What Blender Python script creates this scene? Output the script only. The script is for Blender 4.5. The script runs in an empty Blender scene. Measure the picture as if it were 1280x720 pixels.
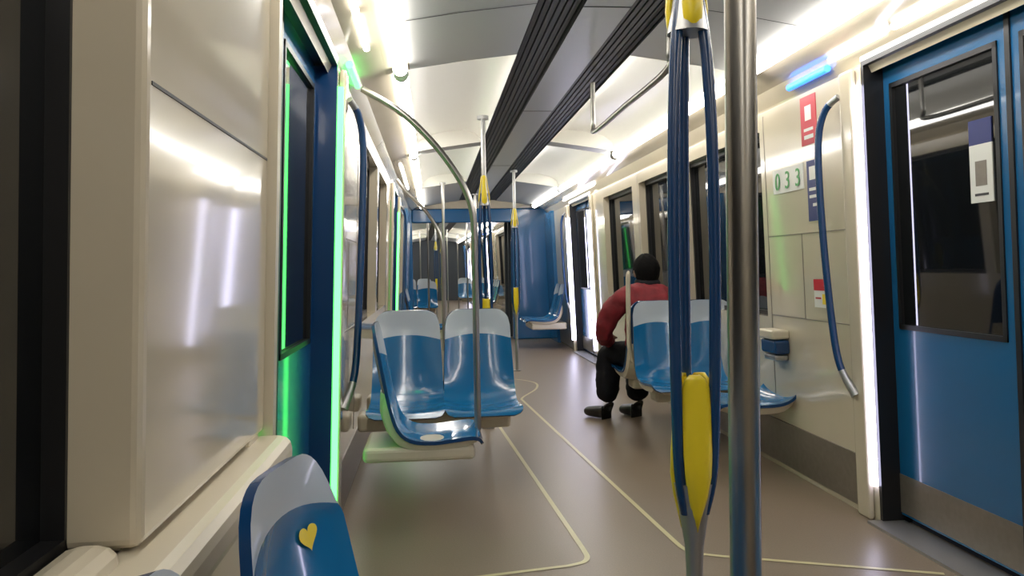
import bpy, bmesh, math
from mathutils import Vector, Matrix
from math import sin, cos, pi, radians, sqrt, exp

sc = bpy.context.scene
try:
    sc.view_settings.view_transform = 'Standard'
    sc.view_settings.look = 'None'
except Exception: pass
C = 0.75          # car centre line (x)
XF = Matrix.Identity(4)

# ------------------------------------------------------------------ materials
def mat(name, col, rough=0.4, metal=0.0, coat=0.0, emis=None, estr=0.0, noise=0.0, nscale=40.0, bump=0.0, stretch=None, spec=0.5):
    m = bpy.data.materials.new(name); m.use_nodes = True
    nt = m.node_tree; b = nt.nodes['Principled BSDF']
    b.inputs['Base Color'].default_value = (*col, 1)
    b.inputs['Roughness'].default_value = rough
    b.inputs['Metallic'].default_value = metal
    b.inputs['Coat Weight'].default_value = coat
    b.inputs['Coat Roughness'].default_value = 0.06
    b.inputs['Specular IOR Level'].default_value = spec
    if emis:
        b.inputs['Emission Color'].default_value = (*emis, 1)
        b.inputs['Emission Strength'].default_value = estr
    if noise or bump:
        tc = nt.nodes.new('ShaderNodeTexCoord'); mp = nt.nodes.new('ShaderNodeMapping')
        if stretch: mp.inputs['Scale'].default_value = stretch
        nz = nt.nodes.new('ShaderNodeTexNoise'); nz.inputs['Scale'].default_value = nscale
        nz.inputs['Detail'].default_value = 4
        nt.links.new(tc.outputs['Object'], mp.inputs['Vector']); nt.links.new(mp.outputs[0], nz.inputs['Vector'])
        if noise:
            cr = nt.nodes.new('ShaderNodeValToRGB')
            cr.color_ramp.elements[0].position = .3; cr.color_ramp.elements[1].position = .7
            cr.color_ramp.elements[0].color = (*[c*(1-noise) for c in col], 1)
            cr.color_ramp.elements[1].color = (*[min(1, c*(1+noise)) for c in col], 1)
            nt.links.new(nz.outputs['Fac'], cr.inputs[0]); nt.links.new(cr.outputs[0], b.inputs['Base Color'])
        if bump:
            bp = nt.nodes.new('ShaderNodeBump'); bp.inputs['Strength'].default_value = bump
            bp.inputs['Distance'].default_value = 0.01
            nt.links.new(nz.outputs['Fac'], bp.inputs['Height']); nt.links.new(bp.outputs[0], b.inputs['Normal'])
    return m

M_CREAM = mat('cream_panel', (.57, .505, .385), .14, coat=.6, noise=.03, nscale=3)
M_CREAM2 = mat('cream_shell', (.59, .53, .41), .3)
M_CEIL_DIM = mat('ceiling_dim', (.48, .48, .47), .4)  # flat ceiling panels: their weaker lighting is put into this darker grey
M_VAULT_LIT = mat('ceiling_vault_lit', (.95, .93, .86), .3)  # vault panels: stronger lamp light and bounce painted in as near-white
M_CENT = mat('ceiling_centre', (.50, .51, .52), .35)
M_DARK = mat('dark_vent', (.035, .035, .036), .5)
M_RIB = mat('vent_rib', (.06, .06, .062), .5)
M_BLACK = mat('black_rubber', (.008, .008, .009), .4)
M_GLASS = mat('dark_window_glass', (.006, .007, .008), .03, spec=.9)
M_BLUE = mat('blue_door_paint', (.008, .115, .29), .25, coat=.4)
M_DBLUE = mat('dark_blue_paint', (.004, .04, .13), .25, coat=.3)
M_SEATB = mat('seat_blue', (.008, .14, .34), .15, coat=.7)
M_SEATD = mat('seat_edge_blue', (.004, .045, .15), .25)
M_SEATW = mat('seat_white', (.50, .56, .63), .22, coat=.4)
M_STEEL = mat('brushed_steel', (.40, .385, .36), .28, metal=1, noise=.12, nscale=60, stretch=(1, 1, .03))
M_CHROME = mat('satin_grey_metal', (.42, .42, .42), .38, metal=.8)
M_KICK = mat('kick_plate', (.24, .21, .18), .35, metal=.5, noise=.08, nscale=30)
M_FLOOR = mat('floor_vinyl', (.220, .170, .121), .34, noise=.10, nscale=160, bump=.02)
M_LINE = mat('floor_marking', (.58, .52, .29), .35)
M_YEL = mat('yellow_plastic', (.80, .62, .02), .3)
M_RED = mat('sign_red', (.50, .01, .03), .4)
M_WHITE = mat('sign_white', (.70, .70, .66), .4)
M_SBLUE = mat('sign_blue', (.01, .02, .14), .4)
M_GRN = mat('sign_green', (.04, .28, .06), .4)
M_LAMP = mat('lamp_diffuser', (1, 1, 1), .5, emis=(1.0, .965, .90), estr=14.5)
M_LAMP2 = mat('lamp_diffuser_small', (1, 1, 1), .5, emis=(1, .98, .95), estr=8)
M_LBLUE = mat('indicator_blue', (.1, .3, 1), .5, emis=(.02, .16, 1), estr=3.5)
M_LGRN = mat('led_green', (.1, 1, .3), .5, emis=(.085, 1.0, .13), estr=4.8)
M_LWHT = mat('led_white', (1, 1, 1), .5, emis=(.72, .71, 1.0), estr=10)
M_BELL = mat('bellows_grey', (.06, .07, .08), .6)
M_SKIN = mat('skin', (.22, .12, .075), .5)
M_HAIR = mat('hair_black', (.004, .0035, .0035), .85, noise=.4, nscale=80, bump=.4, spec=.15)
M_JACK = mat('jacket_red', (.20, .010, .017), .7, noise=.25, nscale=14, bump=.9)
M_PANT = mat('trousers_black', (.006, .006, .009), .8, noise=.3, nscale=30, bump=.3, spec=.25)
M_SHOE = mat('shoe_black', (.01, .01, .01), .35)
M_EYE = mat('eye_white', (.8, .8, .8), .2)

# ------------------------------------------------------------------ mesh builder
def empty(name):
    e = bpy.data.objects.new(name, None); sc.collection.objects.link(e)
    e.empty_display_size = .1; e.matrix_world = XF.copy(); return e

class MB:
    def __init__(s): s.v = []; s.f = []; s.m = []; s.fm = []; s.sm = []
    def mi(s, m):
        if m not in s.m: s.m.append(m)
        return s.m.index(m)
    def add(s, vs, fs, m, smooth=False):
        o = len(s.v); s.v += [tuple(v) for v in vs]; i = s.mi(m)
        for f in fs: s.f.append([o+k for k in f]); s.fm.append(i); s.sm.append(smooth)
    def hexa(s, p, m):
        s.add(p, [(0, 1, 2, 3), (7, 6, 5, 4), (0, 4, 5, 1), (1, 5, 6, 2), (2, 6, 7, 3), (3, 7, 4, 0)], m)
    def box(s, x0, x1, y0, y1, z0, z1, m):
        s.hexa([(x0, y0, z0), (x1, y0, z0), (x1, y1, z0), (x0, y1, z0), (x0, y0, z1), (x1, y0, z1), (x1, y1, z1), (x0, y1, z1)], m)
    def slab(s, sd, y0, y1, z0, z1, o0, o1, m):
        X = lambda z, o: C + sd*(1.2 - .04*z - o)
        s.hexa([(X(z0, o0), y0, z0), (X(z0, o1), y0, z0), (X(z0, o1), y1, z0), (X(z0, o0), y1, z0),
                (X(z1, o0), y0, z1), (X(z1, o1), y0, z1), (X(z1, o1), y1, z1), (X(z1, o0), y1, z1)], m)
    def prof(s, pts, y0, y1, m, smooth=False):
        vs = []
        for x, z in pts: vs += [(x, y0, z), (x, y1, z)]
        s.add(vs, [(2*i, 2*i+1, 2*i+3, 2*i+2) for i in range(len(pts)-1)], m, smooth)
    def tube(s, pts, r, m, seg=12, caps=True, flat=None):
        pts = [Vector(p) for p in pts]; n = len(pts)
        rs = r if isinstance(r, (list, tuple)) else [r]*n
        t0 = (pts[1]-pts[0]).normalized()
        up = Vector((0, 0, 1)) if abs(t0.z) < .9 else Vector((1, 0, 0))
        a = t0.cross(up).normalized(); vs = []
        for i in range(n):
            if i == 0: t = pts[1]-pts[0]
            elif i == n-1: t = pts[-1]-pts[-2]
            else: t = (pts[i+1]-pts[i]).normalized()+(pts[i]-pts[i-1]).normalized()
            t.normalize(); a = (a - t*a.dot(t)).normalized(); b = t.cross(a)
            for k in range(seg):
                an = 2*pi*k/seg; vs.append(pts[i]+(a*cos(an)+b*sin(an))*rs[i])
        fs = [(i*seg+k, i*seg+(k+1) % seg, (i+1)*seg+(k+1) % seg, (i+1)*seg+k) for i in range(n-1) for k in range(seg)]
        s.add(vs, fs, m, True)
        if caps:
            s.add(vs[:seg], [tuple(range(seg))[::-1]], m); s.add(vs[-seg:], [tuple(range(seg))], m)
    def finish(s, name, parent=None, bevel=0, recalc=True):
        me = bpy.data.meshes.new(name); me.from_pydata(s.v, [], s.f)
        for m in s.m: me.materials.append(m)
        for p, i, q in zip(me.polygons, s.fm, s.sm): p.material_index = i; p.use_smooth = q
        if recalc:
            bm = bmesh.new(); bm.from_mesh(me); bmesh.ops.recalc_face_normals(bm, faces=bm.faces); bm.to_mesh(me); bm.free()
        ob = bpy.data.objects.new(name, me); sc.collection.objects.link(ob)
        if parent: ob.parent = parent
        else: ob.matrix_world = XF.copy()
        if bevel:
            bv = ob.modifiers.new('bev', 'BEVEL'); bv.width = bevel; bv.segments = 3; bv.limit_method = 'ANGLE'; bv.angle_limit = radians(50)
        return ob

def cat(pts, n=6):
    P = [Vector(p) for p in pts]; out = []
    for i in range(len(P)-1):
        p0 = P[max(i-1, 0)]; p1 = P[i]; p2 = P[i+1]; p3 = P[min(i+2, len(P)-1)]
        for k in range(n):
            t = k/n
            out.append(.5*((2*p1)+(p2-p0)*t+(2*p0-5*p1+4*p2-p3)*t*t+(3*p1-p0-3*p2+p3)*t**3))
    out.append(P[-1]); return out

# ------------------------------------------------------------------ seat
PR = cat([(.075, .915), (.05, .81), (.02, .67), (-.01, .55), (-.045, .465), (-.11, .42), (-.22, .41), (-.33, .418), (-.42, .425), (-.465, .415), (-.485, .385)], 8)
PR = [Vector((p[0], p[1])) for p in PR]
ARC = [0]
for i in range(1, len(PR)): ARC.append(ARC[-1]+(PR[i]-PR[i-1]).length)
LEN = ARC[-1]
def pr_at(s):
    s = max(0, min(LEN, s))
    for i in range(1, len(ARC)):
        if ARC[i] >= s:
            t = (s-ARC[i-1])/(ARC[i]-ARC[i-1]); p = PR[i-1].lerp(PR[i], t); d = (PR[i]-PR[i-1]).normalized()
            return p, Vector((d.y, -d.x))
    return PR[-1], Vector((0, 1))
HW = .205
BS = .14
RC = .085
def seat_pt(u, s, off=0.0, hw=HW):
    s2 = s + .035*u*u*exp(-((s-BS)/(BS*.5))**2)
    p, n = pr_at(s2)
    if n.x > 0 and n.y <= 0: n = -n
    if n.y < 0: n = -n
    if abs(n.y) < .35 and n.x > 0: n = -n
    w = hw
    r = RC
    if s < r: w = hw - r + sqrt(max(0, r*r-(r-s)**2)) + .0
    if LEN-s < .05: w = hw - .05 + sqrt(max(0, .05**2-(.05-(LEN-s))**2))
    w -= .018*max(0, 1-s/.5)
    dish = .028*(1-abs(u)**2.2)*min(1, s/.1)*min(1, (LEN-s)/.1)
    q = p - n*(dish) + n*off
    return Vector((u*w, q.x, q.y))
def add_seat(b, T, smin=None):
    NU, bs = 14, BS
    if smin: rows = [smin+(LEN-.05-smin)*i/18 for i in range(19)] + [LEN-.03, LEN-.012, LEN]; nw = 0
    else: rows = [0, .002, .006, .012, .02, .032, .045, .04+(bs-.04)*.4, .04+(bs-.04)*.7, bs] + [bs+(LEN-bs-.05)*i/30 for i in range(1, 31)] + [LEN-.03, LEN-.012, LEN]; nw = 9
    NR = len(rows)
    rows = sorted(rows)
    def surf(off, hw=HW, rws=rows): return [T @ seat_pt(-1+2*j/NU, s, off, hw) for s in rws for j in range(NU+1)]
    F = surf(0); B = surf(-.016)
    W = NU+1
    q = lambda i, j: (i*W+j, i*W+j+1, (i+1)*W+j+1, (i+1)*W+j)
    b.add(F, [q(i, j) for i in range(nw) for j in range(NU)], M_SEATW, True)
    b.add(F, [q(i, j) for i in range(nw, NR-1) for j in range(NU)], M_SEATB, True)
    b.add(B, [q(i, j)[::-1] for i in range(NR-1) for j in range(NU)], M_SEATD, True)
    n = len(F); A = F+B; rim = []
    for i in range(NR-1):
        rim += [(i*W, (i+1)*W, n+(i+1)*W, n+i*W), (i*W+NU, n+i*W+NU, n+(i+1)*W+NU, (i+1)*W+NU)]
    for j in range(NU):
        rim += [(j, n+j, n+j+1, j+1), ((NR-1)*W+j, (NR-1)*W+j+1, n+(NR-1)*W+j+1, n+(NR-1)*W+j)]
    b.add(A, rim, M_SEATD, True)
    r0 = max(.3, (smin or 0)+.02)
    rw = [r0+(LEN-.05-r0)*i/22 for i in range(23)]; k = len(rw)
    F2 = surf(-.017, HW-.006, rw)
    B2 = [T @ (seat_pt(-1+2*j/NU, s, -.017-.034*min(1, (s-r0)/.1+.2)*min(1, (rw[-1]-s)/.12+.25), HW-.02)) for s in rw for j in range(W)]
    b.add(B2, [q(i, j)[::-1] for i in range(k-1) for j in range(NU)], M_CREAM2, True)
    A = F2+B2; n = len(F2); rim = []
    for i in range(k-1):
        rim += [(i*W, (i+1)*W, n+(i+1)*W, n+i*W), (i*W+NU, n+i*W+NU, n+(i+1)*W+NU, (i+1)*W+NU)]
    for j in range(NU):
        rim += [(j, n+j, n+j+1, j+1), ((k-1)*W+j, (k-1)*W+j+1, n+(k-1)*W+j+1, n+(k-1)*W+j)]
    b.add(A, rim, M_CREAM2, True)

def seat_row(name, x, y, rot, n=2, pitch=.425, arm=None, heart=None, dz=0, sx=1, sy=1, smin=None):
    e = empty(name); R = Matrix.Translation((x, y, dz)) @ Matrix.Rotation(radians(rot), 4, 'Z')
    S = Matrix.Diagonal((sx, sy, 1, 1))
    for i in range(n):
        b = MB(); T = R @ Matrix.Translation(((i-(n-1)/2)*pitch, 0, 0)) @ S; add_seat(b, T, smin)
        b.finish('seat_%d' % (i+1), e, recalc=False)
    if arm:
        b = MB(); x0, x1, y0, y1, z0, z1 = arm
        p = [(x0, y0, z0), (x1, y0, z0), (x1, y1, z0), (x0, y1, z0), (x0, y0, z1), (x1, y0, z1), (x1, y1, z1), (x0, y1, z1)]
        b.hexa([R @ Vector(k) for k in p], M_CREAM2); b.finish('support_beam', e, bevel=.02)
    if heart is not None:
        T = R @ Matrix.Translation(((heart-(n-1)/2)*pitch, 0, 0)) @ S; b = MB(); SC = .123; uc = .40
        pts = [T @ seat_pt(uc, SC, .004)]
        N = 40
        for k in range(N):
            a = 2*pi*k/N; hx = 16*sin(a)**3; hy = 13*cos(a)-5*cos(2*a)-2*cos(3*a)-cos(4*a)
            pts.append(T @ seat_pt(uc+hx*.0020/HW, SC-hy*.0014, .004))
        b.add(pts, [(0, k+1, (k+1) % N+1) for k in range(N)], M_YEL); b.finish('heart_sticker', e)
    return e

# ------------------------------------------------------------------ poles
def triple_pole(x, y):
    e = empty('split_grab_pole'); b = MB()
    zt, zb = 1.61, .72
    b.tube([(x, y, .0), (x, y, .012)], .045, M_CHROME, 20)
    b.tube([(x, y, .0), (x, y, .54), (x, y, .59), (x, y, .66), (x, y, .72)], [.0165, .0165, .0185, .029, .041], M_CHROME, 20)
    b.tube([(x, y, zt-.005), (x, y, zt+.06), (x, y, zt+.13), (x, y, zt+.18), (x, y, 2.25)], [.041, .031, .021, .0165, .0165], M_CHROME, 20)
    b.tube([(x, y, 2.22), (x, y, 2.245)], .04, M_CHROME, 20)
    b.finish('stem', e)
    b = MB()
    for an in (88, 208, 328):
        a = radians(an); dx, dy = cos(a), sin(a)
        pts = [(x+dx*r, y+dy*r, z) for z, r in ((.66, .020), (.72, .034), (.80, .041), (1.0, .046), (1.2, .047), (1.4, .044), (1.54, .037), (1.61, .030), (1.69, .018))]
        b.tube(cat(pts, 4), .0115, M_DBLUE, 14)
    b.finish('bars', e)
    for nm, z0, sg in (('yellow_insert_low', .625, 1), ('yellow_insert_high', 1.82, -1)):
        b = MB()
        for an in (268, 28, 148):
            a = radians(an); d = Vector((cos(a), sin(a), 0)); t = Vector((-sin(a), cos(a), 0)); H = .31 if sg > 0 else .21
            prof = [(0, .03, .026), (.10, .36, .033), (.22, .66, .041), (.36, .9, .046), (.5, 1, .044), (.8, 1, .038), (.92, .93, .036), (.97, .72, .035), (1, .35, .034)]
            if sg < 0: prof = [(0, .35, .020), (.06, .45, .024), (.15, .45, .027), (.4, .5, .034), (.62, .65, .042), (.8, .70, .045), (.92, .65, .043), (.98, .5, .040), (1, .3, .038)]
            vs = []
            for dd in (0, .010):
                for h, w, rr in prof:
                    for k in range(7):
                        u = -1+k/3; vs.append(Vector((x, y, z0+sg*h*H)) + d*(rr-dd-.009*u*u) + t*u*w*.028)
            n = 7*len(prof); fs = []
            for i in range(len(prof)-1):
                for k in range(6):
                    fs.append((i*7+k, i*7+k+1, i*7+k+8, i*7+k+7)); fs.append((n+i*7+k, n+i*7+k+7, n+i*7+k+8, n+i*7+k+1))
                fs.append((i*7, i*7+7, n+i*7+7, n+i*7)); fs.append((i*7+6, n+i*7+6, n+i*7+13, i*7+13))
            for k in range(6):
                fs.append((k, n+k, n+k+1, k+1)); j = (len(prof)-1)*7; fs.append((j+k, j+k+1, n+j+k+1, n+j+k))
            b.add(vs, fs, M_YEL, True)
        b.finish(nm, e)

def stanchion(x, y, z0=0, z1=2.2, r=.0175, m=None):
    b = MB(); m = m or M_STEEL
    b.tube([(x, y, z0), (x, y, z0+.012)], r*2.2, M_CHROME, 20); b.tube([(x, y, z0), (x, y, z1)], r, m, 24)
    b.tube([(x, y, z1-.015), (x, y, z1)], r*2.2, M_CHROME, 20)
    b.finish('grab_pole')

def arc_pole(y, xa=.2, za=1.45, xw=-.30, zw=1.98, z0=.40):
    b = MB(); pts = [(xa, y, z0), (xa, y, za-.2)] + cat([(xa, y, za-.15), (xa-.01, y, za-.02), (xa-.06, y, za+.11), (xa-.17, y, za+.27), (xa-.32, y, za+.42), (xw, y, zw)], 6)
    b.tube(pts, .0155, M_STEEL, 16); b.finish('curved_grab_pole')

def overhead_rail(x, y0, y1, z=1.93, zc=2.22):
    b = MB(); b.tube(cat([(x, y0, zc), (x, y0, z+.06), (x, y0+.05, z), (x, (y0+y1)/2, z), (x, y1-.05, z), (x, y1, z+.06), (x, y1, zc)], 6), .014, M_STEEL, 14)
    b.finish('overhead_grab_rail')

def side_handle(sd, y, k=1.0):
    e = empty('door_grab_handle'); X = lambda z, o: C+sd*(1.2-.04*z-o)
    pts = cat([(X(1.88, .03), y-.05, 1.90), (X(1.84, .065*k), y+.02, 1.84), (X(1.7, .085*k), y+.05, 1.68), (X(1.3, .085*k), y+.045, 1.3), (X(.9, .08*k), y+.01, .9), (X(.68, .07*k), y-.03, .68), (X(.58, .03), y-.09, .55)], 8)
    b = MB(); b.tube(pts[5:-6], .0165, M_DBLUE, 14); b.finish('blue_bar', e)
    b = MB(); b.tube(pts[:7], .015, M_CHROME, 14); b.tube(pts[-8:], [.017, .0175, .018, .019, .020, .021, .022, .023], M_CHROME, 14); b.finish('end_mounts', e)

# ------------------------------------------------------------------ car shell
NWIN = [0]; NDOOR = [0]
def door(sd, y0, y1):
    NDOOR[0] += 1; e = empty('door_%d' % NDOOR[0]); ym = (y0+y1)/2
    for i, (a, c) in enumerate(((y0, ym-.004), (ym+.004, y1))):
        b = MB(); wa, wc = (a+.07, c-.05) if i == 0 else (a+.05, c-.07); zt, zb = 1.91, .86
        b.slab(sd, a, c, .04, zb, -.13, -.09, M_BLUE); b.slab(sd, a, c, zt, 2.02, -.13, -.09, M_BLUE)
        b.slab(sd, a, wa, zb, zt, -.13, -.09, M_BLUE); b.slab(sd, wc, c, zb, zt, -.13, -.09, M_BLUE)
        b.slab(sd, a+.01, c-.01, .05, .22, -.09, -.087, M_KICK)
        b.finish('leaf_%d' % (i+1), e)
        b = MB(); b.slab(sd, wa, wc, zb, zt, -.115, -.098, M_GLASS)
        for f in ((wa, wc, zb, zb+.02), (wa, wc, zt-.02, zt), (wa, wa+.02, zb, zt), (wc-.02, wc, zb, zt)):
            b.slab(sd, f[0], f[1], f[2], f[3], -.1, -.084, M_BLACK)
        b.finish('glazing_%d' % (i+1), e)
    b = MB(); b.slab(sd, ym-.012, ym+.012, .05, 2.0, -.12, -.083, M_BLACK); b.finish('rubber_seal', e)

def window(sd, y0, y1, z0, z1):
    NWIN[0] += 1; b = MB()
    b.slab(sd, y0, y1, z0, z1, -.115, -.09, M_GLASS)
    for f in ((y0, y1, z0, z0+.025), (y0, y1, z1-.025, z1), (y0, y0+.025, z0, z1), (y1-.025, y1, z0, z1)):
        b.slab(sd, f[0], f[1], f[2], f[3], -.1, -.06, M_BLACK)
    b.finish('window_%d' % NWIN[0])

Y0, Y1 = -3.0, 13.0
def build_car(near=True):
    for sd, nm, LED in ((-1, 'wall_left', M_LGRN), (1, 'wall_right', M_LWHT)):
        w = MB()
        if sd < 0:
            doors = [(1.85, 3.4, 1.92), (7.9, 9.3, 1.82)]
            wins = [(-2.9, -1.0, .80), (-.85, 1.10, .785), (4.5, 5.9, .85), (6.02, 7.1, .85), (9.95, 11.2, .85)]
            gy = 11.4
        else:
            doors = [(1.78, 3.33, 1.92), (9.3, 10.75, 1.82)]
            wins = [(-2.9, -1.0, .80), (-.85, 1.07, .785), (4.42, 5.85, .85), (5.97, 7.1, .85), (7.35, 8.6, .85)]
            gy = 12.1
        edges = [Y0]
        for a, c, zz in doors: edges += [a, c]
        edges.append(Y1)
        for a, c in zip(edges[::2], edges[1::2]):
            inside = [k for k in wins if a < k[0] and k[1] < c+.01]
            y = a
            for k in inside:
                w.slab(sd, y, k[0], 0, 2.0, -.14, 0, M_CREAM)
                w.slab(sd, k[0], k[1], 0, k[2], -.14, 0, M_CREAM); w.slab(sd, k[0], k[1], 1.9, 2.0, -.14, 0, M_CREAM)
                window(sd, k[0], k[1], k[2], 1.9); y = k[1]
            w.slab(sd, y, c, 0, 2.0, -.14, 0, M_CREAM)
        for a, c, zz in doors: w.slab(sd, a, c, 2.02, 2.06, -.14, 0, M_CREAM)
        w.finish(nm)
        for a, c, zz in doors:
            door(sd, a, c)
            j = MB(); JM = M_DBLUE if sd < 0 else M_BLACK
            j.slab(sd, c-.02, c-.001, 0, 2.02, -.139, -.001, JM); j.slab(sd, a+.001, a+.02, 0, 2.02, -.139, -.001, JM)
            j.slab(sd, a+.02, c-.02, 2.0, 2.02, -.139, 0, M_BLACK)
            j.finish('door_jamb')
            p = MB(); p.slab(sd, c+.035, c+.14, 0.0, 2.0, .001, .03, M_CREAM); p.slab(sd, a-.14, a-.034, 0.0, 2.0, .001, .03, M_CREAM)
            p.finish('door_pillar', bevel=.012)
            far = zz < 1.9 and sd > 0
            l = MB(); l.slab(sd, c+.004, c+.03, .16, zz, .0, .055 if far else .022, LED); l.slab(sd, a-.03, a-.004, .16, zz, .0, .055 if far else .012, LED)
            l.finish('door_led_strip')
            t = MB(); t.slab(sd, a, c, .0, .012, -.1, .06, M_CHROME); t.finish('door_threshold')
            side_handle(sd, c+(.22 if sd < 0 else .19), 1.0)
        k = MB(); prev = Y0
        for a, c, zz in doors:
            k.slab(sd, prev, a-.15, .03, .27, .0, .008, M_KICK); prev = c+.15
        k.slab(sd, prev, gy, .03, .27, .0, .008, M_KICK)
        k.finish('baseboard_left' if sd < 0 else 'baseboard_right')
        b = MB(); b.slab(sd, gy, Y1-.15, 0, 2.02, .0, .05, M_BLUE); b.finish('gangway_side_panel')
        s = MB(); yp = doors[0][1]+.17
        for yy in (4.36, 7.15): s.slab(sd, yy, yy+.005, .3, 1.98, 0, .002, M_KICK)
        s.slab(sd, yp, 4.36, 1.30, 1.305, 0, .002, M_KICK); s.slab(sd, yp, 4.36, .86, .865, 0, .002, M_KICK)
        s.slab(sd, 3.95, 3.955, .866, 1.3, 0, .002, M_KICK)
        s.finish('trim_seams')
    f = MB(); f.box(C-1.33, C+1.33, Y0, Y1, -.06, 0, M_FLOOR); f.finish('floor')
    c = MB()
    A = [(1.16, 1.97), (1.135, 2.02), (1.08, 2.09), (.96, 2.135), (.84, 2.165), (.60, 2.205), (.295, 2.245)]
    Bv = [(1.16, 1.97), (1.135, 2.02), (1.08, 2.09), (.96, 2.135), (.86, 2.165), (.84, 2.24), (.75, 2.30), (.6, 2.335), (.45, 2.345), (.36, 2.32), (.295, 2.245)]
    secs = [(Y0, 4.1, 'A'), (4.1, 6.9, 'B'), (6.9, 7.12, 'A'), (7.12, 10.0, 'B'), (10.0, Y1, 'A')]
    for sd in (-1, 1):
        for a, b2, k in secs:
            P = A if k == 'A' else Bv
            c.prof([(C+sd*x, z) for x, z in P[:5]], a, b2, M_CREAM)
            c.prof([(C+sd*x, z) for x, z in P[4:]], a, b2, M_CEIL_DIM if k == 'A' else M_VAULT_LIT, k == 'B')
            if k == 'B':
                for yy in (a, b2):
                    pts = [(C+sd*x, yy, z) for x, z in P[4:]]
                    c.add(pts, [tuple(range(len(pts)))], M_VAULT_LIT)
        c.prof([(C+sd*.295, 2.245), (C+sd*.295, 2.275), (C+sd*.10, 2.275), (C+sd*.10, 2.235)], Y0, Y1, M_DARK)
        for q in (.122, .153, .184, .215, .246, .276):
            c.box(C+sd*q-.011, C+sd*q+.011, Y0, Y1, 2.256, 2.268, M_RIB)
    c.box(C-.10, C+.10, Y0, Y1, 2.233, 2.25, M_CENT)
    for yy in (-1, .6, 2.2, 3.3, 5.5, 8.4):
        for sd in (-1, 1):
            if yy < 4.1: 
                c.add([(C+sd*.84, yy, 2.163), (C+sd*.6, yy, 2.203), (C+sd*.295, yy, 2.243), (C+sd*.295, yy+.008, 2.243), (C+sd*.6, yy+.008, 2.203), (C+sd*.84, yy+.008, 2.163)], [(0, 1, 4, 5), (1, 2, 3, 4)], M_DARK)
        c.box(C-.10, C+.10, yy, yy+.008, 2.231, 2.234, M_DARK)
    c.box(C-1.3, C+1.3, Y0, Y1, 2.36, 2.38, M_DARK)
    c.finish('ceiling', recalc=False)
    for sd in (-1, 1):
        for a, b2 in ((-2.8, .3), (.4, 2.1), (2.2, 3.99), (4.09, 6.93), (7.03, 9.95), (10.05, 12.6)):
            l = MB()
            l.tube([(C+sd*.885, a, 2.138), (C+sd*.885, b2, 2.138)], .036, M_LAMP, 16)
            for yy in (a, b2): l.tube([(C+sd*.885, yy-.012, 2.138), (C+sd*.885, yy+.012, 2.138)], .038, M_WHITE, 16)
            l.finish('ceiling_lamp', recalc=False)
        for dy in (0, 7.4 if sd > 0 else 5.95):
            l = MB(); ax, az = (1.075, 2.075) if sd > 0 else (1.01, 2.105)
            for a, b2 in ((1.5, 1.95), (2.02, 2.5), (2.57, 3.0), (3.08, 3.5)):
                l.tube([(C+sd*ax, a+dy, az), (C+sd*ax, b2+dy, az)], .015, M_LAMP2, 12)
            l.finish('door_header_lamp')
        l = MB(); l.tube([(C+sd*1.09, 3.56, 2.05), (C+sd*1.09, 3.96, 2.05)], .017, M_LBLUE if sd > 0 else M_LGRN, 12); l.finish('indicator_lamp')

def portal(y, xc, hw):
    b = MB(); X0, X1 = C-1.25, C+1.25
    b.box(X0, xc-hw, y, y+.12, 0, 2.12, M_BLUE); b.box(xc+hw, X1, y, y+.12, 0, 2.12, M_BLUE); b.box(xc-hw, xc+hw, y, y+.12, 1.90, 2.12, M_BLUE)
    b.box(X0, X1, y, y+.12, 2.12, 2.36, M_CREAM)
    b.finish('gangway_portal', bevel=.02)

build_car()
portal(12.86, .50, .80)
b = MB()
for i in range(8):
    y = 13.0+i*.11; x = .52-.02*i
    for sd in (-1, 1):
        X = x+sd*(.85+.04*(i % 2)); b.box(min(X, X+sd*.05), max(X, X+sd*.05), y, y+.11, 0, 2.05, M_BELL)
    b.box(x-.95, x+.95, y, y+.11, 2.0+.03*(i % 2), 2.10, M_BELL)
b.box(-.5, 1.5, 13.0, 13.9, -.05, -.001, M_KICK)
b.finish('gangway_bellows')

# floor markings
def line(P, w=.011):
    P = [Vector(p) for p in P]; vs = []
    for i, p in enumerate(P):
        t = (P[min(i+1, len(P)-1)]-P[max(i-1, 0)]).normalized(); n = Vector((-t.y, t.x, 0))
        vs += [p+n*w, p-n*w]
    return vs, [(2*i, 2*i+1, 2*i+3, 2*i+2) for i in range(len(P)-1)]
b = MB(); Z = .002
A1 = [(.395, 7.3, Z), (.59, 3.22, Z)] + cat([(.592, 3.16, Z), (.590, 3.10, Z), (.565, 3.05, Z), (.50, 3.02, Z)], 5) + [(-.3, 2.88, Z)]
B1 = cat([(.45, 8.3, Z), (.8, 8.25, Z), (1.0, 7.95, Z), (.97, 7.55, Z), (.80, 7.1, Z), (.76, 6.95, Z)], 8) + [(.985, 3.22, Z)] + cat([(.99, 3.16, Z), (1.005, 3.11, Z), (1.04, 3.07, Z), (1.12, 3.03, Z)], 5) + [(1.85, 2.74, Z)]
for pts in (A1, B1):
    v, f = line(pts); b.add(v, f, M_LINE)
b.finish('floor_marking_lines')

b = MB(); b.box(C-1.3, C+1.3, -3.12, -3.0, 0, 2.38, M_CREAM); b.finish('wall_back')

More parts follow.
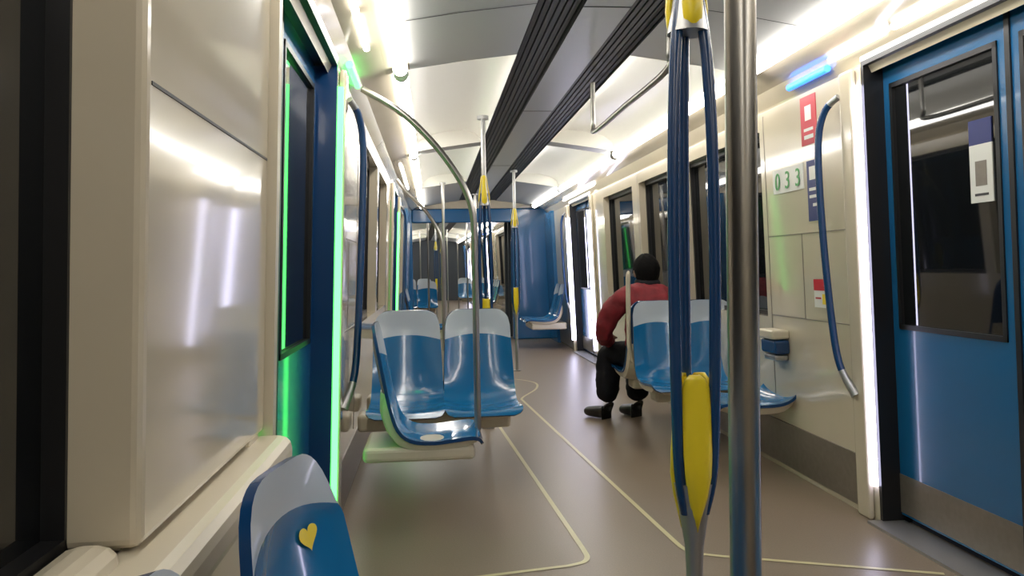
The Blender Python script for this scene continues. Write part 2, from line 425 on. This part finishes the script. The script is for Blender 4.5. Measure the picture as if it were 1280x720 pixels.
# near left windscreen panel + sill
e = empty('window_side_panel')
b = MB(); b.slab(-1, 1.082, 1.86, .79, 2.02, -.12, .032, M_CREAM); b.finish('panel', e, bevel=.014)
b = MB(); b.slab(-1, 1.10, 1.84, 1.40, 1.405, .03, .0335, M_DARK); b.slab(-1, 1.865, 1.90, .5, 2.0, .0, .05, M_CREAM2); b.finish('trim', e)
b = MB(); b.slab(-1, -2.9, 1.86, .70, .785, -.09, .10, M_CREAM2); b.slab(-1, -2.9, 1.80, .3, .72, 0, .06, M_CREAM2); b.slab(-1, -2.9, 1.07, .75, .812, -.058, .02, M_CREAM2); b.finish('trim_window_sill', bevel=.03)
b = MB(); b.slab(1, 1.055, 1.74, .79, 2.02, -.12, .032, M_CREAM); b.finish('window_side_panel', bevel=.018)

# seats
BS = .07; RC = .13
seat_row('priority_seat', -.138, 1.12, 79, n=1, heart=0, dz=-.032, sx=.93)
BS = .085
seat_row('priority_seat', -.165, .63, 90, n=1, dz=-.015, sx=.93)
seat_row('priority_seat', -.165, .12, 90, n=1, dz=-.035, sx=.93)
BS = .14; RC = .085
seat_row('longitudinal_seat', -.19, 3.63, 90, n=1, arm=(-.19, .19, -.36, .12, .32, .385), sy=.83, dz=.005)
seat_row('double_seat', .055, 4.62, 0, n=2, pitch=.41, arm=(-.47, .36, -.28, -.12, .28, .375))
seat_row('double_seat', 1.68, 5.2, 0, n=2, pitch=.355, arm=(-.28, .26, -.26, -.1, .28, .375), sx=.88)
seat_row('double_seat', 1.68, 5.42, 180, n=2, pitch=.355, arm=(-.26, .28, -.26, -.1, .28, .375), sx=.88)
seat_row('fold_down_seat', 1.98, 4.32, -90, n=1, dz=-.015, sx=1.05, smin=.46)
seat_row('double_seat', .055, 4.84, 180, n=2, pitch=.41, arm=(-.36, .47, -.28, -.12, .28, .375))
seat_row('longitudinal_seat', 1.78, 11.5, -90, n=2, arm=(-.38, .38, -.40, .1, .28, .375))
seat_row('longitudinal_seat', -.26, 10.4, 90, n=2, arm=(-.38, .38, -.40, .1, .28, .375))
seat_row('longitudinal_seat', 1.76, .6, -90, n=3, arm=(-.6, .6, -.40, .1, .28, .375))
b = MB(); b.tube(cat([(1.45, 5.31, .47), (1.36, 5.31, .50), (1.325, 5.31, .60), (1.32, 5.31, .8), (1.32, 5.31, 1.05), (1.325, 5.31, 1.12)], 6), [.016]*25+[.016, .015, .014, .012, .009, .005], M_CREAM2, 14); b.finish('seat_side_handle')

# poles
stanchion(.372, .93, 0, 2.22, .0188)
triple_pole(.510, 1.54)
triple_pole(.385, 5.75)
triple_pole(.93, 8.9)
stanchion(.62, 11.2, 0, 2.2)
stanchion(.15, 9.7, 0, 2.2)
arc_pole(3.72)
arc_pole(7.4, .1)
overhead_rail(.95, 3.1, 4.6)

def sign(name, y0, y1, z0, z1, parts, sd=1, o=.0):
    e = empty(name); b = MB()
    for (a, c, d, f, m, k) in parts:
        b.slab(sd, y0+(y1-y0)*a, y0+(y1-y0)*c, z0+(z1-z0)*d, z0+(z1-z0)*f, o, o+.004+k*.001, m)
    b.finish('plate', e); return e
sign('emergency_sign', 3.74, 3.90, 1.74, 1.98, [(0, 1, 0, 1, M_RED, 0), (.3, .7, .5, .8, M_WHITE, 1), (.2, .8, .12, .2, M_WHITE, 1), (.2, .8, .28, .34, M_WHITE, 1)])
sign('notice_sign', 3.73, 3.86, 1.36, 1.66, [(0, 1, 0, 1, M_SBLUE, 0), (.2, .8, .68, .9, M_WHITE, 1), (.15, .85, .5, .55, M_WHITE, 1), (.15, .85, .38, .43, M_WHITE, 1), (.15, .6, .24, .29, M_WHITE, 1)])
sign('safety_sticker', 3.70, 3.84, .93, 1.07, [(0, 1, 0, 1, M_WHITE, 0), (0, 1, .6, 1, M_RED, 1), (.1, .4, .12, .48, M_YEL, 1), (.5, .9, .3, .36, M_RED, 1)])
sign('window_sticker', 2.66, 2.78, 1.36, 1.66, [(0, 1, 0, .7, M_WHITE, 0), (0, 1, .7, 1, M_SBLUE, 0), (.25, .75, .2, .5, M_KICK, 1), (.2, .8, .08, .11, M_DARK, 1)], o=-.0975)
e = sign('car_number_plate', 3.90, 4.26, 1.53, 1.66, [(0, 1, 0, 1, M_WHITE, 0)])
for i, ch in enumerate('033'):
    cu = bpy.data.curves.new('digit', 'FONT'); cu.body = ch; cu.size = .13; cu.extrude = .001; cu.materials.append(M_GRN)
    o = bpy.data.objects.new('digit_%d' % (i+1), cu); sc.collection.objects.link(o); o.parent = e
    o.matrix_world = Matrix.Translation((C+1.2-.04*1.6-.0065, 4.23-i*.12, 1.55)) @ Matrix(((0, 0, -1, 0), (-1, 0, 0, 0), (0, 1, 0, 0), (0, 0, 0, 1)))
b = MB(); b.slab(1, 4.15, 4.34, .74, .79, 0, .10, M_CREAM2); b.slab(1, 4.15, 4.34, .66, .735, .0, .085, M_DBLUE); b.slab(1, 4.17, 4.32, .62, .655, .0, .08, M_CHROME); b.finish('wall_armrest', bevel=.012)

# ------------------------------------------------------------------ seated man
DY = .24
def skin_mesh(name, verts, edges, rad, m, parent, sub=2, root=0):
    me = bpy.data.meshes.new(name); me.from_pydata(verts, edges, []); me.materials.append(m)
    ob = bpy.data.objects.new(name, me); sc.collection.objects.link(ob); ob.parent = parent
    sk = ob.modifiers.new('skin', 'SKIN'); sk.use_smooth_shade = True
    for i, v in enumerate(me.skin_vertices[0].data):
        r = rad[i]; v.radius = r if isinstance(r, tuple) else (r, r)
        v.use_root = (i == root)
    ss = ob.modifiers.new('sub', 'SUBSURF'); ss.levels = sub; ss.render_levels = sub
    return ob
def folds(ob, size, strength):
    tx = bpy.data.textures.new(ob.name+'_folds', 'CLOUDS'); tx.noise_scale = size; tx.noise_depth = 2
    ob.modifiers['sub'].levels = 3; ob.modifiers['sub'].render_levels = 3
    d = ob.modifiers.new('folds', 'DISPLACE'); d.texture = tx; d.strength = strength; d.mid_level = .5; d.texture_coords = 'GLOBAL'
XF = Matrix.Translation((.085, DY, 0))
man = empty('seated_man')
XF = Matrix.Identity(4)
V = [(1.50, 5.42, .50), (1.49, 5.38, .62), (1.465, 5.36, .76), (1.44, 5.40, .88), (1.46, 5.46, .96), (1.48, 5.50, 1.00),
     (1.325, 5.40, .935), (1.232, 5.42, .88), (1.170, 5.46, .76), (1.145, 5.50, .65), (1.20, 5.60, .60), (1.26, 5.68, .585),
     (1.58, 5.43, .935), (1.675, 5.46, .88), (1.735, 5.49, .76), (1.75, 5.54, .65), (1.68, 5.66, .60), (1.62, 5.72, .585)]
E = [(0, 1), (1, 2), (2, 3), (3, 4), (4, 5), (3, 6), (6, 7), (7, 8), (8, 9), (9, 10), (10, 11), (3, 12), (12, 13), (13, 14), (14, 15), (15, 16), (16, 17)]
Rr = [(.20, .14), (.21, .15), (.205, .15), (.175, .14), (.11, .10), (.075, .075), .10, .095, .080, .070, .058, .044, .10, .095, .080, .070, .058, .044]
folds(skin_mesh('jacket', V, E, Rr, M_JACK, man), .07, .035)
b = MB(); cc = []
for k in range(13):
    a = 2*pi*k/12; cc.append((1.482+.068*cos(a), 5.485+.072*sin(a), 1.025+.01*sin(a)))
b.tube(cc, .030, M_PANT, 10, False); b.tube([(1.482, 5.48, .98), (1.482, 5.49, 1.03), (1.484, 5.505, 1.07)], [.06, .054, .055], M_SKIN, 16); b.finish('collar_and_neck', man)
V = [(1.50, 5.42, .50), (1.42, 5.47, .49), (1.33, 5.60, .50), (1.25, 5.72, .50), (1.235, 5.73, .44), (1.225, 5.71, .26), (1.215, 5.69, .11),
     (1.60, 5.49, .49), (1.56, 5.64, .50), (1.50, 5.78, .50), (1.49, 5.79, .44), (1.47, 5.75, .26), (1.45, 5.72, .11)]
E = [(0, 1), (1, 2), (2, 3), (3, 4), (4, 5), (5, 6), (0, 7), (7, 8), (8, 9), (9, 10), (10, 11), (11, 12)]
folds(skin_mesh('trousers', V, E, [.13, .12, .11, .10, .098, .097, .085, .12, .11, .10, .098, .097, .085], M_PANT, man), .06, .022)
for i, (x, y, dx) in enumerate(((1.215, 5.69, -.14), (1.45, 5.72, -.08))):
    V = [(x+.025, y-.05, .052), (x+dx*.25, y+.03, .052), (x+dx*.65, y+.10, .044), (x+dx, y+.16, .040), (x, y-.005, .11)]
    skin_mesh('shoe_%d' % (i+1), V, [(0, 1), (1, 2), (2, 3), (0, 4)], [(.056, .052), (.058, .054), (.060, .044), (.052, .038), (.056, .056)], M_SHOE, man)
for i, (wx, wy, wz, dx, sd) in enumerate(((1.262, 5.69, .615, -.1, 1), (1.605, 5.73, .605, -.35, -1))):
    d = Vector((dx, 1, -.12)).normalized(); t = Vector((d.y, -d.x, 0)).normalized()*sd
    w = Vector((wx, wy, wz)); V = [w-d*.02, w+d*.04, w+d*.085]; E = [(0, 1), (1, 2)]; R = [(.026, .024), (.038, .018), (.036, .016)]
    skin_mesh('palm_%d' % (i+1), [tuple(v) for v in V], E, R, M_SKIN, man)
    for k, (o, L) in enumerate(((.028, .070), (.010, .080), (-.009, .074), (-.027, .058))):
        p0 = w+d*.075+t*o; p1 = p0+d*L*.42+Vector((0, 0, -.002)); p2 = p1+d*L*.3+Vector((0, 0, -.012)); p3 = p2+d*L*.2+Vector((0, 0, -.014))
        skin_mesh('hand_%d_finger_%d' % (i+1, k+1), [tuple(p) for p in (p0, p1, p2, p3)], [(0, 1), (1, 2), (2, 3)], [.0095, .009, .0085, .007], M_SKIN, man, 1)
    p0 = w+d*.02+t*.02; p1 = p0+d*.03+t*.028; p2 = p1+d*.03+t*.006
    skin_mesh('hand_%d_thumb' % (i+1), [tuple(p) for p in (p0, p1, p2)], [(0, 1), (1, 2)], [.013, .011, .009], M_SKIN, man, 1)
HT = Matrix.Translation((1.488, 5.525, 1.11)) @ Matrix.Rotation(radians(14), 4, 'Z') @ Matrix.Rotation(radians(-16), 4, 'X')
def head_pt(th, ph, off=0, hair=False):
    x = sin(ph)*cos(th); y = sin(ph)*sin(th); z = cos(ph)
    rx, ry, rz = .080, .098, .118
    X, Y, Z = x*(rx+off), y*(ry+off), z*(rz+off)
    if z < 0: k = 1-.28*(-z); X *= k; Y = Y*(1-.12*(-z))+.012*(-z)
    if y > .3 and not hair:
        Y -= .008*exp(-((z-.12)/.14)**2)*(1 if abs(x) > .15 else 0)
        Y += .024*exp(-(x/.13)**2)*exp(-((z+.12)/.16)**2)
        Y += .007*exp(-(x/.3)**2)*exp(-((z+.48)/.07)**2)
        Y += .008*exp(-(x/.3)**2)*exp(-((z+.80)/.12)**2)
    return HT @ Vector((X, Y, Z))
def sph(b, fn, m, keep=None, NT=48, NP=32):
    vs = [fn(2*pi*j/NT, pi*i/NP) for i in range(NP+1) for j in range(NT)]
    fs = []
    for i in range(NP):
        for j in range(NT):
            if keep is None or keep(2*pi*(j+.5)/NT, pi*(i+.5)/NP): fs.append((i*NT+j, (i+1)*NT+j, (i+1)*NT+(j+1) % NT, i*NT+(j+1) % NT))
    b.add(vs, fs, m, True)
b = MB(); sph(b, head_pt, M_SKIN); b.finish('head', man)
b = MB()
def keep(th, ph):
    y = sin(th)
    lim = 2.55 if y < .1 else (1.6 if y < .45 else 1.0)
    return ph < lim
sph(b, lambda t, p: head_pt(t, p, .017+.003*sin(9*t)*sin(7*p), True), M_HAIR, keep)
b.finish('hair', man)
b = MB()
for sx in (-1, 1):
    sph(b, lambda t, p: HT @ Vector((sx*(.086+.010*sin(p)*cos(t)), .02+.018*sin(p)*sin(t), -.005+.032*cos(p))), M_SKIN, None, 14, 10)
    sph(b, lambda t, p: HT @ Vector((sx*.030+.011*sin(p)*cos(t), .085+.010*sin(p)*sin(t), .012+.010*cos(p))), M_EYE, None, 14, 10)
    sph(b, lambda t, p: HT @ Vector((sx*.030+.005*sin(p)*cos(t), .0935+.003*sin(p)*sin(t), .012+.005*cos(p))), M_BLACK, None, 10, 8)
    b.tube([HT @ Vector((sx*.015, .094, .030)), HT @ Vector((sx*.03, .094, .035)), HT @ Vector((sx*.046, .085, .031))], .0035, M_HAIR, 6)
b.finish('ears_eyes_brows', man)

# ------------------------------------------------------------------ next car
XF = Matrix.Translation((-.40, 16.9, 0)) @ Matrix.Rotation(radians(1.2), 4, 'Z')
build_car(False)
seat_row('double_seat', .085, -.3, 0, n=2, pitch=.42, arm=(-.49, .36, -.28, -.12, .28, .375))
seat_row('double_seat', .085, 4.62, 0, n=2, pitch=.42, arm=(-.49, .36, -.28, -.12, .28, .375))
seat_row('double_seat', 1.60, 5.0, 0, n=2, pitch=.385, arm=(-.30, .36, -.26, -.1, .28, .375))
seat_row('longitudinal_seat', 1.76, .6, -90, n=3, arm=(-.6, .6, -.40, .1, .28, .375))
triple_pole(.55, 2.2); triple_pole(.8, 5.75)
for x, y in ((.3, -1.8), (1.25, -1.5), (1.2, .8), (.9, 4.2), (.2, 5.2), (1.3, 6.5)): stanchion(x, y, 0, 2.2)
b = MB(); b.box(C-1.3, C+1.3, 13.0, 13.1, 0, 2.38, M_BELL); b.finish('wall_end')
XF = Matrix.Identity(4)

# ------------------------------------------------------------------ world + camera
w = bpy.data.worlds.new('tunnel_dark'); sc.world = w; w.use_nodes = True
w.node_tree.nodes['Background'].inputs[0].default_value = (.01, .011, .014, 1)
w.node_tree.nodes['Background'].inputs[1].default_value = .5
cam = bpy.data.cameras.new('camera'); co = bpy.data.objects.new('camera', cam); sc.collection.objects.link(co)
cam.sensor_width = 36; cam.lens = 36*1000/1280; cam.clip_start = .02
yaw, pitch, roll = radians(5.7), radians(-1.4), radians(1.0)
co.matrix_world = Matrix.Translation((0, 0, 1.15)) @ Matrix.Rotation(-yaw, 4, 'Z') @ Matrix.Rotation(pi/2+pitch, 4, 'X') @ Matrix.Rotation(-roll, 4, 'Z')
sc.camera = co
